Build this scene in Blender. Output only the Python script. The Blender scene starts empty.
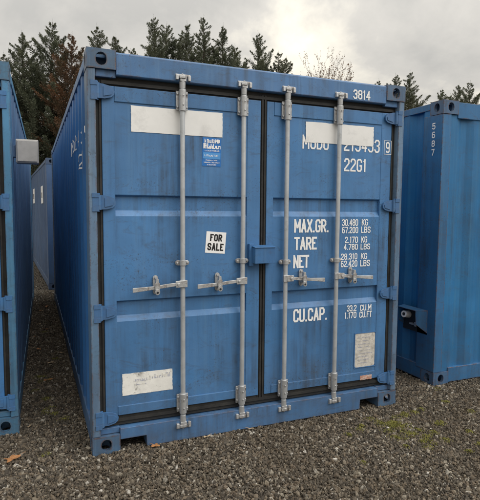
import bpy, bmesh, math, random
import numpy as np
from mathutils import Vector, Matrix, Euler

R = math.radians
scene = bpy.context.scene
COL = scene.collection

# ------------------------------------------------------------------ camera
cam_d = bpy.data.cameras.new('camera')
cam_d.sensor_fit = 'HORIZONTAL'; cam_d.sensor_width = 36.0
cam_d.lens = 36.0 * 500.885 / 480.0
cam_d.clip_start = 0.05; cam_d.clip_end = 3000
cam = bpy.data.objects.new('camera', cam_d); COL.objects.link(cam)
cam.location = (-0.32834, -3.26511, 1.60658)
cam.rotation_euler = (R(85.4243), R(-0.4191), R(-22.4725))
scene.camera = cam

# ------------------------------------------------------------------ sky
SUN_EL, SUN_AZ = 50.0, 140.0          # azimuth clockwise from +Y
world = bpy.data.worlds.new('World'); scene.world = world; world.use_nodes = True
nt = world.node_tree; nt.nodes.clear()
def wn(t, **k):
    n = nt.nodes.new(t)
    for a, b in k.items(): setattr(n, a, b)
    return n
L = nt.links.new
tc = wn('ShaderNodeTexCoord')
sep = wn('ShaderNodeSeparateXYZ'); L(tc.outputs['Generated'], sep.inputs[0])
zc = wn('ShaderNodeMath', operation='MAXIMUM'); zc.inputs[1].default_value = 0.0; L(sep.outputs['Z'], zc.inputs[0])
za = wn('ShaderNodeMath', operation='ADD'); za.inputs[1].default_value = 0.55; L(zc.outputs[0], za.inputs[0])
dx = wn('ShaderNodeMath', operation='DIVIDE'); L(sep.outputs['X'], dx.inputs[0]); L(za.outputs[0], dx.inputs[1])
dy = wn('ShaderNodeMath', operation='DIVIDE'); L(sep.outputs['Y'], dy.inputs[0]); L(za.outputs[0], dy.inputs[1])
cmb = wn('ShaderNodeCombineXYZ'); L(dx.outputs[0], cmb.inputs[0]); L(dy.outputs[0], cmb.inputs[1]); cmb.inputs[2].default_value = 29.0
nz = wn('ShaderNodeTexNoise'); nz.inputs['Scale'].default_value = 2.3; nz.inputs['Detail'].default_value = 7
nz.inputs['Roughness'].default_value = 0.57; nz.inputs['Distortion'].default_value = 0.25
L(cmb.outputs[0], nz.inputs['Vector'])
ramp = wn('ShaderNodeValToRGB'); L(nz.outputs['Fac'], ramp.inputs[0])
e = ramp.color_ramp.elements
e[0].position = 0.35; e[0].color = (0.37, 0.358, 0.332, 1)
e[1].position = 0.65; e[1].color = (0.84, 0.78, 0.65, 1)
m_ = ramp.color_ramp.elements.new(0.50); m_.color = (0.485, 0.462, 0.420, 1)
sky = wn('ShaderNodeTexSky', sky_type='NISHITA'); sky.sun_disc = False
sky.sun_elevation = R(SUN_EL); sky.sun_rotation = R(SUN_AZ)
# overcast: cloud luminance rises smoothly from horizon to zenith (CIE overcast sky)
cie = wn('ShaderNodeMath', operation='MULTIPLY_ADD'); L(zc.outputs[0], cie.inputs[0]); cie.inputs[1].default_value = 15.5; cie.inputs[2].default_value = 5.2
cl = wn('ShaderNodeVectorMath', operation='SCALE'); L(ramp.outputs[0], cl.inputs[0]); L(cie.outputs[0], cl.inputs['Scale'])
mixc = wn('ShaderNodeMix', data_type='RGBA'); mixc.inputs['Factor'].default_value = 0.94
L(sky.outputs[0], mixc.inputs[6]); L(cl.outputs[0], mixc.inputs[7])
bg = wn('ShaderNodeBackground'); bg.inputs['Strength'].default_value = 0.10; L(mixc.outputs[2], bg.inputs['Color'])
out = wn('ShaderNodeOutputWorld'); L(bg.outputs[0], out.inputs['Surface'])

# ------------------------------------------------------------------ sun behind cloud
sd = bpy.data.lights.new('sun', 'SUN'); sd.energy = 1.1; sd.angle = R(50); sd.color = (1.0, 0.975, 0.94)
so = bpy.data.objects.new('sun', sd); COL.objects.link(so)
sdir = Vector((math.sin(R(SUN_AZ)) * math.cos(R(SUN_EL)), math.cos(R(SUN_AZ)) * math.cos(R(SUN_EL)), math.sin(R(SUN_EL))))
so.rotation_euler = sdir.to_track_quat('Z', 'Y').to_euler()
so.location = sdir * 40

vs = scene.view_settings
vs.view_transform = 'Standard'; vs.look = 'None'; vs.gamma = 1.0; vs.use_curve_mapping = False
vs.exposure = 0.68

random.seed(4); RNG = np.random.default_rng(11)

# ================================================================== materials
class NT:
    def __init__(s, name):
        s.m = bpy.data.materials.new(name); s.m.use_nodes = True
        s.t = s.m.node_tree; s.t.nodes.clear()
        s.o = s.n('ShaderNodeOutputMaterial'); s.b = s.n('ShaderNodeBsdfPrincipled')
        s.l(s.b.outputs[0], s.o.inputs['Surface'])
        s.tc = s.n('ShaderNodeTexCoord')
    def n(s, t, **k):
        x = s.t.nodes.new(t)
        for a, b in k.items(): setattr(x, a, b)
        return x
    def l(s, a, b): s.t.links.new(a, b)
    def mapping(s, scale, off=(0, 0, 0), src='Object'):
        mp = s.n('ShaderNodeMapping'); mp.inputs['Scale'].default_value = scale; mp.inputs['Location'].default_value = off
        s.l(s.tc.outputs[src], mp.inputs['Vector']); return mp.outputs[0]
    def noise(s, vec, scale, detail=4, rough=0.55, dist=0.0):
        x = s.n('ShaderNodeTexNoise'); x.inputs['Scale'].default_value = scale; x.inputs['Detail'].default_value = detail
        x.inputs['Roughness'].default_value = rough; x.inputs['Distortion'].default_value = dist
        s.l(vec, x.inputs['Vector']); return x.outputs['Fac']
    def rng(s, val, a, b, c=0.0, d=1.0):
        x = s.n('ShaderNodeMapRange'); x.inputs[1].default_value = a; x.inputs[2].default_value = b
        x.inputs[3].default_value = c; x.inputs[4].default_value = d; s.l(val, x.inputs[0]); return x.outputs[0]
    def math(s, op, a, b):
        x = s.n('ShaderNodeMath', operation=op)
        for i, v in enumerate((a, b)):
            if isinstance(v, (int, float)): x.inputs[i].default_value = v
            else: s.l(v, x.inputs[i])
        return x.outputs[0]
    def mix(s, fac, a, b, mode='MIX'):
        x = s.n('ShaderNodeMix', data_type='RGBA', blend_type=mode)
        for i, v in ((0, fac), (6, a), (7, b)):
            if isinstance(v, (int, float)): x.inputs[i].default_value = v
            elif isinstance(v, tuple): x.inputs[i].default_value = (*v, 1) if len(v) == 3 else v
            else: s.l(v, x.inputs[i])
        return x.outputs[2]
    def bump(s, h, strength, dist):
        x = s.n('ShaderNodeBump'); x.inputs['Strength'].default_value = strength; x.inputs['Distance'].default_value = dist
        s.l(h, x.inputs['Height']); s.l(x.outputs[0], s.b.inputs['Normal']); return x
    def done(s, col, rough, metal=0.0):
        for k, v in (('Base Color', col), ('Roughness', rough), ('Metallic', metal)):
            i = s.b.inputs[k]
            if isinstance(v, tuple): i.default_value = (*v, 1)
            elif isinstance(v, (int, float)): i.default_value = v
            else: s.l(v, i)
        return s.m

def paint(name, base, off=(0, 0, 0), grime=0.5, rust=0.62, chalk=0.35, wave=0.6, edge=0.0):
    s = NT(name)
    b = tuple(base)
    p = s.mapping((1, 1, 1), off)
    big = s.rng(s.noise(p, 1.3, 5, 0.6, 0.3), 0.3, 0.7)
    c = s.mix(big, tuple(x * 0.80 for x in b), tuple(min(1, x * 1.16) for x in b))
    # touched-up patches of a slightly different blue
    patch = s.rng(s.noise(s.mapping((0.9, 0.9, 1.4), (off[0] + 7, 3, 1)), 1.7, 1.5, 0.4), 0.56, 0.60)
    c = s.mix(s.math('MULTIPLY', patch, 0.30), c, (b[0] * 0.9, b[1] * 1.13, b[2] * 1.16))
    # chalky vertical rain streaks
    st = s.rng(s.noise(s.mapping((22, 22, 0.7), off), 1.0, 5, 0.65), 0.5, 0.78)
    c = s.mix(s.math('MULTIPLY', st, chalk), c, (b[0] * 1.9 + 0.05, b[1] * 1.45 + 0.05, b[2] * 1.12 + 0.03))
    # dirt streaks
    d1 = s.rng(s.noise(s.mapping((12, 12, 0.55), (off[0] + 4, 1, 9)), 1.0, 6, 0.7), 0.46, 0.70)
    d2 = s.rng(s.noise(p, 2.4, 5, 0.65, 0.6), 0.40, 0.66)
    dirt = s.math('MULTIPLY', s.math('MULTIPLY', d1, d2), grime)
    c = s.mix(dirt, c, (0.035, 0.04, 0.045))
    # scuffs and smudges
    sc = s.rng(s.noise(s.mapping((2.6, 2.6, 6.5), (off[0] + 2, 8, 3)), 2.2, 6, 0.75, 1.2), 0.54, 0.72)
    c = s.mix(s.math('MULTIPLY', sc, grime * 0.55), c, (0.06, 0.065, 0.07))
    # fine specks of dirt and old glue in patches
    spk = s.math('MULTIPLY', s.rng(s.noise(p, 75, 4, 0.7), 0.56, 0.64), s.rng(s.noise(s.mapping((1, 1, 2.2), (off[0] + 5, 5, 5)), 2.0, 4, 0.6), 0.50, 0.62))
    c = s.mix(s.math('MULTIPLY', spk, grime * 0.7), c, (0.045, 0.042, 0.040))
    # splashed grime near the ground
    sx = s.n('ShaderNodeSeparateXYZ'); s.l(s.tc.outputs['Object'], sx.inputs[0])
    low = s.math('MULTIPLY', s.rng(sx.outputs['Z'], 0.75, 0.0), s.rng(s.noise(p, 7, 6, 0.7), 0.35, 0.75))
    c = s.mix(s.math('MULTIPLY', low, 0.55), c, (0.075, 0.068, 0.058))
    # chips: bare primer and rust
    ch = s.noise(p, 34, 7, 0.72, 0.4)
    msk = s.rng(s.noise(p, 2.4, 3, 0.6), 0.45, 0.7, 0.0, 0.085)
    chip = s.rng(s.math('ADD', ch, msk), rust + 0.10, rust + 0.13)
    rc = s.mix(s.rng(s.noise(p, 90, 3), 0.35, 0.65), (0.055, 0.028, 0.016), (0.17, 0.085, 0.045))
    c = s.mix(chip, c, rc)
    if edge:       # paint rubbed off along the arrises
        bv = s.n('ShaderNodeBevel'); bv.samples = 4; bv.inputs['Radius'].default_value = 0.016
        ge = s.n('ShaderNodeNewGeometry'); dt = s.n('ShaderNodeVectorMath', operation='DOT_PRODUCT')
        s.l(bv.outputs[0], dt.inputs[0]); s.l(ge.outputs['Normal'], dt.inputs[1])
        ed = s.math('MULTIPLY', s.rng(dt.outputs['Value'], 0.999, 0.95), s.rng(s.noise(p, 13, 6, 0.75), 0.44, 0.56))
        c = s.mix(s.math('MULTIPLY', ed, edge), c, rc)
    hb = s.math('ADD', s.math('MULTIPLY', s.noise(p, 2.1, 2, 0.5), wave), s.math('MULTIPLY', s.noise(p, 160, 2), 0.018))
    hb = s.math('SUBTRACT', hb, s.math('MULTIPLY', chip, 0.02))
    s.bump(hb, 0.55, 0.03)
    rg = s.math('ADD', s.rng(s.noise(p, 6, 5), 0.3, 0.7, 0.42, 0.60), s.math('MULTIPLY', chip, 0.3))
    return s.done(c, rg)

def simple(name, base, var=0.25, scale=20, rough=0.6, metal=0.0, bump=0.0, dirt=None, dirt_amt=0.5, dscale=8, thr=(0.5, 0.7), src='Object'):
    s = NT(name); p = s.mapping((1, 1, 1), (random.random() * 9, 2, 5), src)
    f = s.rng(s.noise(p, scale, 5, 0.6), 0.3, 0.7)
    c = s.mix(f, tuple(x * (1 - var) for x in base), tuple(min(1, x * (1 + var)) for x in base))
    if dirt:
        d = s.rng(s.noise(p, dscale, 8, 0.72, 0.4), *thr)
        c = s.mix(s.math('MULTIPLY', d, dirt_amt), c, dirt)
    if bump: s.bump(s.noise(p, scale * 2.5, 4), bump, 0.01)
    return s.done(c, rough, metal)

M = {}
BLUE = (0.055, 0.175, 0.40)
M['blue'] = paint('blue_paint', BLUE, (0, 0, 0), 0.75, 0.66)
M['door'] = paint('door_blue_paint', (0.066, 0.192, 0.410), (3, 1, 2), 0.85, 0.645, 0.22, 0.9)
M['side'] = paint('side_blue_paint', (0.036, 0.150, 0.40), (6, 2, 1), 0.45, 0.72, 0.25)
M['frame'] = paint('frame_blue_paint', (0.070, 0.175, 0.365), (9, 5, 2), 0.95, 0.605, 0.3, 0.6, 0.6)
M['post'] = paint('worn_post_paint', (0.115, 0.195, 0.31), (1, 7, 4), 0.95, 0.59, 0.6, 0.6, 0.8)
M['lblue'] = paint('left_container_paint', (0.060, 0.215, 0.50), (4, 9, 2), 0.5, 0.68)
M['lpost'] = paint('left_container_post_paint', (0.075, 0.235, 0.42), (14, 9, 2), 0.7, 0.62, 0.35, 0.6, 0.6)
M['lside'] = paint('left_container_side_paint', (0.10, 0.185, 0.34), (2, 9, 8), 0.45, 0.7)
M['rblue'] = paint('right_container_paint', (0.018, 0.148, 0.345), (5, 3, 12), 0.6, 0.65)
M['rframe'] = paint('right_container_frame_paint', (0.030, 0.142, 0.32), (8, 3, 2), 0.9, 0.60, 0.35, 0.6, 1.0)
M['bblue'] = paint('rear_container_paint', (0.055, 0.110, 0.225), (11, 2, 2), 0.4, 0.7)
M['castp'] = paint('casting_paint', (0.070, 0.160, 0.30), (2, 4, 6), 1.0, 0.545, 0.5, 0.6, 1.0)
M['rcastp'] = paint('right_casting_paint', (0.060, 0.150, 0.30), (7, 4, 3), 1.0, 0.535, 0.4, 0.6, 1.0)
M['rubber'] = simple('rubber_gasket', (0.020, 0.020, 0.020), 0.35, 9, 0.75, 0, 0.3, (0.06, 0.055, 0.045), 0.5, 5, (0.48, 0.7))
M['galv'] = simple('galvanised_steel', (0.50, 0.51, 0.52), 0.22, 14, 0.48, 0.55, 0.15, (0.17, 0.115, 0.08), 0.75, 18, (0.52, 0.66))
M['rodm'] = simple('galvanised_rod', (0.52, 0.545, 0.57), 0.14, 9, 0.45, 0.45, 0.05, (0.20, 0.18, 0.155), 0.5, 12, (0.55, 0.75))
M['cast'] = simple('casting_inside_rust', (0.10, 0.055, 0.035), 0.4, 18, 0.85, 0, 0.4)
M['white'] = simple('white_paint_patch', (0.83, 0.83, 0.82), 0.06, 5, 0.55, 0, 0.05, (0.45, 0.45, 0.45), 0.35, 7, (0.55, 0.72))
M['letter'] = simple('white_lettering', (0.88, 0.88, 0.88), 0.05, 30, 0.5, 0, 0, (0.16, 0.26, 0.40), 0.75, 38, (0.60, 0.70))
M['paper'] = simple('white_sticker', (0.92, 0.92, 0.92), 0.03, 8, 0.45)
M['ink'] = simple('black_print', (0.012, 0.012, 0.013), 0.1, 20, 0.5)
M['bsticker'] = simple('blue_sticker', (0.02, 0.17, 0.52), 0.15, 12, 0.4)
M['bband'] = simple('light_blue_band', (0.08, 0.30, 0.66), 0.1, 12, 0.4)
M['plate1'] = simple('worn_decal', (0.84, 0.83, 0.79), 0.10, 14, 0.5, 0, 0.1, (0.14, 0.125, 0.11), 0.85, 11, (0.54, 0.66))
M['faint'] = simple('faded_print', (0.38, 0.40, 0.50), 0.2, 30, 0.6, 0, 0, (0.7, 0.68, 0.6), 0.9, 26, (0.5, 0.56))
M['plate2'] = simple('speckled_plate', (0.60, 0.57, 0.52), 0.15, 30, 0.55, 0.0, 0.1, (0.27, 0.25, 0.22), 0.7, 28, (0.50, 0.62))
M['orange'] = simple('faded_orange_sticker', (0.50, 0.27, 0.20), 0.2, 30, 0.6, 0, 0, (0.62, 0.55, 0.5), 0.8, 40, (0.5, 0.58))
M['box'] = simple('grey_white_box', (0.60, 0.58, 0.55), 0.10, 10, 0.6, 0, 0.1, (0.30, 0.28, 0.25), 0.4, 9, (0.52, 0.7))
M['zinc'] = simple('bright_zinc', (0.78, 0.76, 0.74), 0.1, 20, 0.4)
M['dark'] = simple('dark_inside', (0.02, 0.024, 0.03), 0.3, 10, 0.8)
M['roof'] = simple('roof_steel', (0.07, 0.15, 0.28), 0.2, 3, 0.6, 0, 0.1, (0.12, 0.09, 0.06), 0.6, 5)
M['wood'] = simple('timber_floor', (0.10, 0.07, 0.045), 0.3, 12, 0.8)

# ================================================================== mesh helpers
class MB:
    def __init__(s): s.v = []; s.f = []; s.mi = []; s.cur = 0
    def add(s, vs, fs):
        o = len(s.v); s.v += [tuple(p) for p in vs]
        for q in fs: s.f.append([i + o for i in q]); s.mi.append(s.cur)
        return s
    def box(s, x0, x1, y0, y1, z0, z1):
        vs = [(x, y, z) for x in (x0, x1) for y in (y0, y1) for z in (z0, z1)]
        return s.add(vs, [(0, 1, 3, 2), (4, 6, 7, 5), (0, 4, 5, 1), (2, 3, 7, 6), (0, 2, 6, 4), (1, 5, 7, 3)])
    def prism_y(s, pts, y0, y1):              # polygon in XZ (counter-clockwise seen from -Y), extruded along Y
        n = len(pts); vs = [(x, y0, z) for x, z in pts] + [(x, y1, z) for x, z in pts]
        fs = [list(range(n)), list(range(2 * n - 1, n - 1, -1))] + [(i, i + n, (i + 1) % n + n, (i + 1) % n) for i in range(n)]
        return s.add(vs, fs)
    def prism_x(s, pts, x0, x1):              # polygon in YZ
        n = len(pts); vs = [(x0, y, z) for y, z in pts] + [(x1, y, z) for y, z in pts]
        fs = [list(range(n)), list(range(2 * n - 1, n - 1, -1))] + [(i, i + n, (i + 1) % n + n, (i + 1) % n) for i in range(n)]
        return s.add(vs, fs)
    def prism_z(s, pts, z0, z1):
        n = len(pts); vs = [(x, y, z0) for x, y in pts] + [(x, y, z1) for x, y in pts]
        fs = [list(range(n)), list(range(2 * n - 1, n - 1, -1))] + [(i, i + n, (i + 1) % n + n, (i + 1) % n) for i in range(n)]
        return s.add(vs, fs)
    def tube(s, a, b, r0, r1=None, seg=14):
        r1 = r0 if r1 is None else r1
        a = Vector(a); b = Vector(b); d = (b - a).normalized()
        u = d.orthogonal().normalized(); w = d.cross(u)
        vs = []
        for c, r in ((a, r0), (b, r1)):
            for k in range(seg):
                t = 2 * math.pi * k / seg; vs.append(c + u * (r * math.cos(t)) + w * (r * math.sin(t)))
        fs = [(k, (k + 1) % seg, (k + 1) % seg + seg, k + seg) for k in range(seg)]
        fs += [list(range(seg - 1, -1, -1)), list(range(seg, 2 * seg))]
        return s.add(vs, fs)
    def mesh(s, name, mats, smooth=None):
        me = bpy.data.meshes.new(name); me.from_pydata(s.v, [], s.f)
        for m in (mats if isinstance(mats, (list, tuple)) else [mats]): me.materials.append(M[m] if isinstance(m, str) else m)
        me.polygons.foreach_set('material_index', s.mi)
        bm = bmesh.new(); bm.from_mesh(me); bmesh.ops.recalc_face_normals(bm, faces=bm.faces)
        if smooth:
            for f in bm.faces: f.smooth = True
            for ed in bm.edges:
                if len(ed.link_faces) != 2 or ed.calc_face_angle(0) > R(smooth): ed.smooth = False
        bm.to_mesh(me); bm.free(); me.update()
        return me
    def build(s, name, mats, parent=None, bevel=0.0, smooth=None, seg=2):
        return link(s.mesh(name, mats, smooth), name, parent, bevel, seg)

def link(me, name, parent=None, bevel=0.0, seg=2):
    o = bpy.data.objects.new(name, me); COL.objects.link(o); o.parent = parent
    if bevel:
        b = o.modifiers.new('bevel', 'BEVEL'); b.width = bevel; b.segments = seg; b.limit_method = 'ANGLE'; b.angle_limit = R(40)
        b.harden_normals = False
    return o

def empty(name, loc, rz=0.0):
    o = bpy.data.objects.new(name, None); COL.objects.link(o); o.location = loc; o.rotation_euler = (0, 0, rz)
    o.empty_display_size = 0.3; return o

def tag(o, label=None, cat=None, group=None, kind=None):
    if label: o['label'] = label
    if cat: o['category'] = cat
    if group: o['group'] = group
    if kind: o['kind'] = kind
    return o

# condensed stroke lettering of the kind sprayed on containers: polylines on a 0..1 grid, ';' separates strokes
_O = [(.25, 0), (0, .14), (0, .86), (.25, 1), (.75, 1), (1, .86), (1, .14), (.75, 0), (.25, 0)]
GLYPH = {
 'A': [[(0, 0), (.5, 1), (1, 0)], [(.19, .30), (.81, .30)]],
 'B': [[(0, 0), (0, 1), (.72, 1), (1, .87), (1, .65), (.74, .53)], [(.78, .53), (0, .53)], [(.74, .53), (1, .40), (1, .13), (.75, 0), (0, 0)]],
 'C': [[(1, .80), (1, .87), (.75, 1), (.25, 1), (0, .87), (0, .13), (.25, 0), (.75, 0), (1, .13), (1, .22)]],
 'D': [[(0, 0), (0, 1), (.65, 1), (1, .82), (1, .18), (.65, 0)], [(.70, 0), (0, 0)]],
 'E': [[(1, 1), (0, 1), (0, 0), (1, 0)], [(0, .53), (.8, .53)]],
 'F': [[(1, 1), (0, 1), (0, 0)], [(0, .53), (.8, .53)]],
 'G': [[(1, .80), (1, .87), (.75, 1), (.25, 1), (0, .87), (0, .13), (.25, 0), (.75, 0), (1, .13), (1, .46), (.55, .46)]],
 'K': [[(0, 0), (0, 1)], [(1, 1), (0, .42)], [(.30, .58), (1, 0)]],
 'L': [[(0, 1), (0, 0), (1, 0)]],
 'M': [[(0, 0), (0, 1), (.5, .30), (1, 1), (1, 0)]],
 'N': [[(0, 0), (0, 1), (1, 0), (1, 1)]],
 'O': [_O], '0': [_O],
 'P': [[(0, 0), (0, 1), (.72, 1), (1, .86), (1, .60), (.72, .46)], [(.78, .46), (0, .46)]],
 'R': [[(0, 0), (0, 1), (.72, 1), (1, .86), (1, .62), (.72, .48)], [(.78, .48), (0, .48)], [(.50, .48), (1, 0)]],
 'S': [[(1, .82), (1, .88), (.75, 1), (.25, 1), (0, .87), (0, .66), (.25, .54), (.75, .47), (1, .34), (1, .13), (.75, 0), (.25, 0), (0, .13), (0, .20)]],
 'T': [[(0, 1), (1, 1)], [(.5, 1), (.5, 0)]],
 'U': [[(0, 1), (0, .13), (.25, 0), (.75, 0), (1, .13), (1, 1)]],
 'X': [[(0, 0), (1, 1)], [(0, 1), (1, 0)]],
 '1': [[(.1, .80), (.6, 1), (.6, 0)]],
 '2': [[(0, .80), (0, .87), (.25, 1), (.75, 1), (1, .87), (1, .64), (0, .12), (0, 0), (1, 0)]],
 '3': [[(0, .84), (.25, 1), (.75, 1), (1, .87), (1, .66), (.72, .53), (.38, .53)], [(.72, .53), (1, .40), (1, .13), (.75, 0), (.25, 0), (0, .16)]],
 '4': [[(.72, 0), (.72, 1)], [(.72, 1), (0, .28)], [(0, .28), (1, .28)]],
 '5': [[(.95, 1), (.05, 1), (.05, .56), (.75, .60), (1, .46), (1, .14), (.75, 0), (.25, 0), (0, .14)]],
 '6': [[(.95, .86), (.75, 1), (.25, 1), (0, .87), (0, .13), (.25, 0), (.75, 0), (1, .13), (1, .44), (.75, .57)], [(.80, .57), (.25, .57), (0, .46)]],
 '7': [[(0, 1), (1, 1), (.35, 0)]],
 '8': [[(.25, .53), (0, .66), (0, .87), (.25, 1), (.75, 1), (1, .87), (1, .66), (.75, .53)], [(.75, .53), (.25, .53)], [(.25, .53), (0, .40), (0, .13), (.25, 0), (.75, 0), (1, .13), (1, .40), (.75, .53)]],
 '9': [[(.05, .14), (.25, 0), (.75, 0), (1, .13), (1, .87), (.75, 1), (.25, 1), (0, .87), (0, .56), (.25, .43)], [(.20, .43), (.75, .43), (1, .54)]],
 '.': [[(.5, 0), (.5, .02)]]}
GW = {'1': 0.55, '.': 0.14, 'M': 1.25, 'T': 0.95, 'E': 0.85, 'F': 0.85, 'L': 0.85, ' ': 0.5}
def split_sharp(strokes):
    res = []
    for st in strokes:
        cur = [st[0]]
        for i in range(1, len(st)):
            cur.append(st[i])
            if i < len(st) - 1:
                a = Vector(st[i]) - Vector(st[i - 1]); b = Vector(st[i + 1]) - Vector(st[i])
                a.x *= 0.5; b.x *= 0.5
                if a.normalized().dot(b.normalized()) < -0.25: res.append(cur); cur = [st[i]]
        res.append(cur)
    return res
def text_mesh(txt, x0, x1, z0, z1, y, th=0.012, mat='letter', name='lettering', gap=0.55):
    """letters fitted into the box; th = stroke width in metres"""
    adv = []; tot = 0.0
    for ch in txt: adv.append(tot); tot += GW.get(ch, 1.0) + gap
    tot -= gap
    hx0, hx1, hz0, hz1 = x0 + th / 2, x1 - th / 2, z0 + th / 2, z1 - th / 2
    k = (hx1 - hx0) / tot; mb = MB(); lay = 0
    for ch, a in zip(txt, adv):
        for st in split_sharp(GLYPH.get(ch, [])):
            p = [Vector((hx0 + (a + u * GW.get(ch, 1.0)) * k, hz0 + v_ * (hz1 - hz0))) for u, v_ in st]
            h = th * (0.5 if ch == '.' else 0.5)
            if ch == '.': p = [p[0] - Vector((0, th * .5)), p[0] + Vector((0, th * .5))]
            if ch != '.' and len(p) > 1:                      # square ends where a stroke meets the letter's outer box
                if any(c_ in (0, 1) for c_ in st[0]) and st[0] != st[-1]: p[0] = p[0] + (p[0] - p[1]).normalized() * h
                if any(c_ in (0, 1) for c_ in st[-1]) and st[0] != st[-1]: p[-1] = p[-1] + (p[-1] - p[-2]).normalized() * h
            n = len(p); closed = (p[0] - p[-1]).length < 1e-6
            L_, R_ = [], []
            for i in range(n):
                if closed and i in (0, n - 1): d0, d1 = p[-1] - p[-2], p[1] - p[0]
                else:
                    d0 = p[i] - p[i - 1] if i else p[1] - p[0]; d1 = p[i + 1] - p[i] if i < n - 1 else p[i] - p[i - 1]
                d0 = d0.normalized(); d1 = d1.normalized(); n0 = Vector((-d0.y, d0.x)); n1 = Vector((-d1.y, d1.x))
                mv = n0 + n1
                mv = n0 if mv.length < 0.2 else mv.normalized()
                sc = min(1.9, 1 / max(0.3, mv.dot(n0)))
                L_.append(p[i] + mv * h * sc); R_.append(p[i] - mv * h * sc)
            vs = []
            yy = y - lay * 0.00022; lay = (lay + 1) % 5
            for a_, b_ in zip(L_, R_): vs += [(a_.x, yy, a_.y), (b_.x, yy, b_.y)]
            mb.add(vs, [(2 * i, 2 * i + 2, 2 * i + 3, 2 * i + 1) for i in range(n - 1)])
    me = bpy.data.meshes.new(name); me.from_pydata(mb.v, [], mb.f); me.materials.append(M[mat]); me.update()
    return me
def lettering(parent, *a, **k):
    return link(text_mesh(*a, **k), 'lettering', parent)

def stadium(cx, cz, w, h, n=6):
    r = min(w, h) / 2; pts = []
    if h >= w: cs = [(cx, cz + h / 2 - r, 0), (cx, cz - h / 2 + r, 180)]
    else: cs = [(cx - w / 2 + r, cz, 90), (cx + w / 2 - r, cz, 270)]
    for x, z, a0 in cs:
        for k in range(n + 1):
            a = R(a0 + 180 * k / n); pts.append((x + r * math.cos(a), z + r * math.sin(a)))
    return pts

# corner casting: hollow block with real apertures in the end, the side and the top or bottom face
def casting_mesh(key, lx, ly, lz, end_hole=(0.066, 0.080)):
    bm = bmesh.new()
    def plate(origin, ux, uz, w, h, hole):
        o = Vector(origin); ux = Vector(ux); uz = Vector(uz); nin = ux.cross(uz)
        def P(a, b, d=0): return o + ux * a + uz * b + nin * d
        outer = [bm.verts.new(P(*q)) for q in ((0, 0), (w, 0), (w, h), (0, h))]
        edges = [bm.edges.new((outer[i], outer[(i + 1) % 4])) for i in range(4)]
        if hole:
            hp = stadium(w / 2, h / 2, *hole)
            hv = [bm.verts.new(P(*q)) for q in hp]; n = len(hv)
            edges += [bm.edges.new((hv[i], hv[(i + 1) % n])) for i in range(n)]
            hv2 = [bm.verts.new(P(*q, -0.028)) for q in hp]
            res = bmesh.ops.triangle_fill(bm, edges=edges, use_beauty=True)
            for i in range(n):
                f = bm.faces.new((hv[i], hv[(i + 1) % n], hv2[(i + 1) % n], hv2[i])); f.material_index = 1
        else: bm.faces.new(outer)
    X, Y, Z = (1, 0, 0), (0, 1, 0), (0, 0, 1); nX, nY = (-1, 0, 0), (0, -1, 0)
    plate((0, 0, 0), X, Z, lx, lz, end_hole)                         # end face (-Y)
    plate((lx, ly, 0), nX, Z, lx, lz, None)
    plate((0, ly, 0), nY, Z, ly, lz, (0.062, 0.078))                  # outer side face (-X)
    plate((lx, 0, 0), Y, Z, ly, lz, None)
    plate((0, 0, lz), X, Y, lx, ly, (0.064, 0.11))
    plate((0, ly, 0), X, nY, lx, ly, None)
    # inner liner so that the cavity reads as a thick-walled block
    t = 0.03
    vs = [bm.verts.new((x, y, z)) for x in (t, lx - t) for y in (t, ly - t) for z in (t * .6, lz - t * .6)]
    for q in ((2, 3, 7, 6), (4, 6, 7, 5)):
        f = bm.faces.new([vs[i] for i in q]); f.material_index = 1
    bmesh.ops.remove_doubles(bm, verts=bm.verts, dist=1e-5)
    me = bpy.data.meshes.new('corner_casting'); bm.to_mesh(me); bm.free(); return me
_cast = casting_mesh('c', 0.178, 0.162, 0.120)

# corrugated sheet profile: depth inwards at running length s
PITCH, DEP = 0.278, 0.036
def corr_pts(s0, s1):
    ks = []
    s = s0; seq = [(0.072, 0), (0.068, 1), (0.070, 1), (0.068, 0)]
    ks.append((s0, 0.0)); i = 0
    while True:
        d, nx = seq[i % 4]; s += d
        if s >= s1: break
        ks.append((s, DEP * nx)); i += 1
    ks.append((s1, 0.0))
    return ks
def corr_depth(ks, s):
    for (a, da), (b, db) in zip(ks, ks[1:]):
        if a <= s <= b: return da + (db - da) * (s - a) / max(1e-9, b - a)
    return 0.0
def corr_sheet(ks, fn, z0, z1):
    mb = MB(); vs = []
    for s, d in ks: vs += [fn(s, d, z0), fn(s, d, z1)]
    mb.add(vs, [(2 * i, 2 * i + 2, 2 * i + 3, 2 * i + 1) for i in range(len(ks) - 1)])
    return mb

W, H, LEN = 2.438, 2.591, 6.058
KS = corr_pts(0.165, LEN - 0.165)

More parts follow.
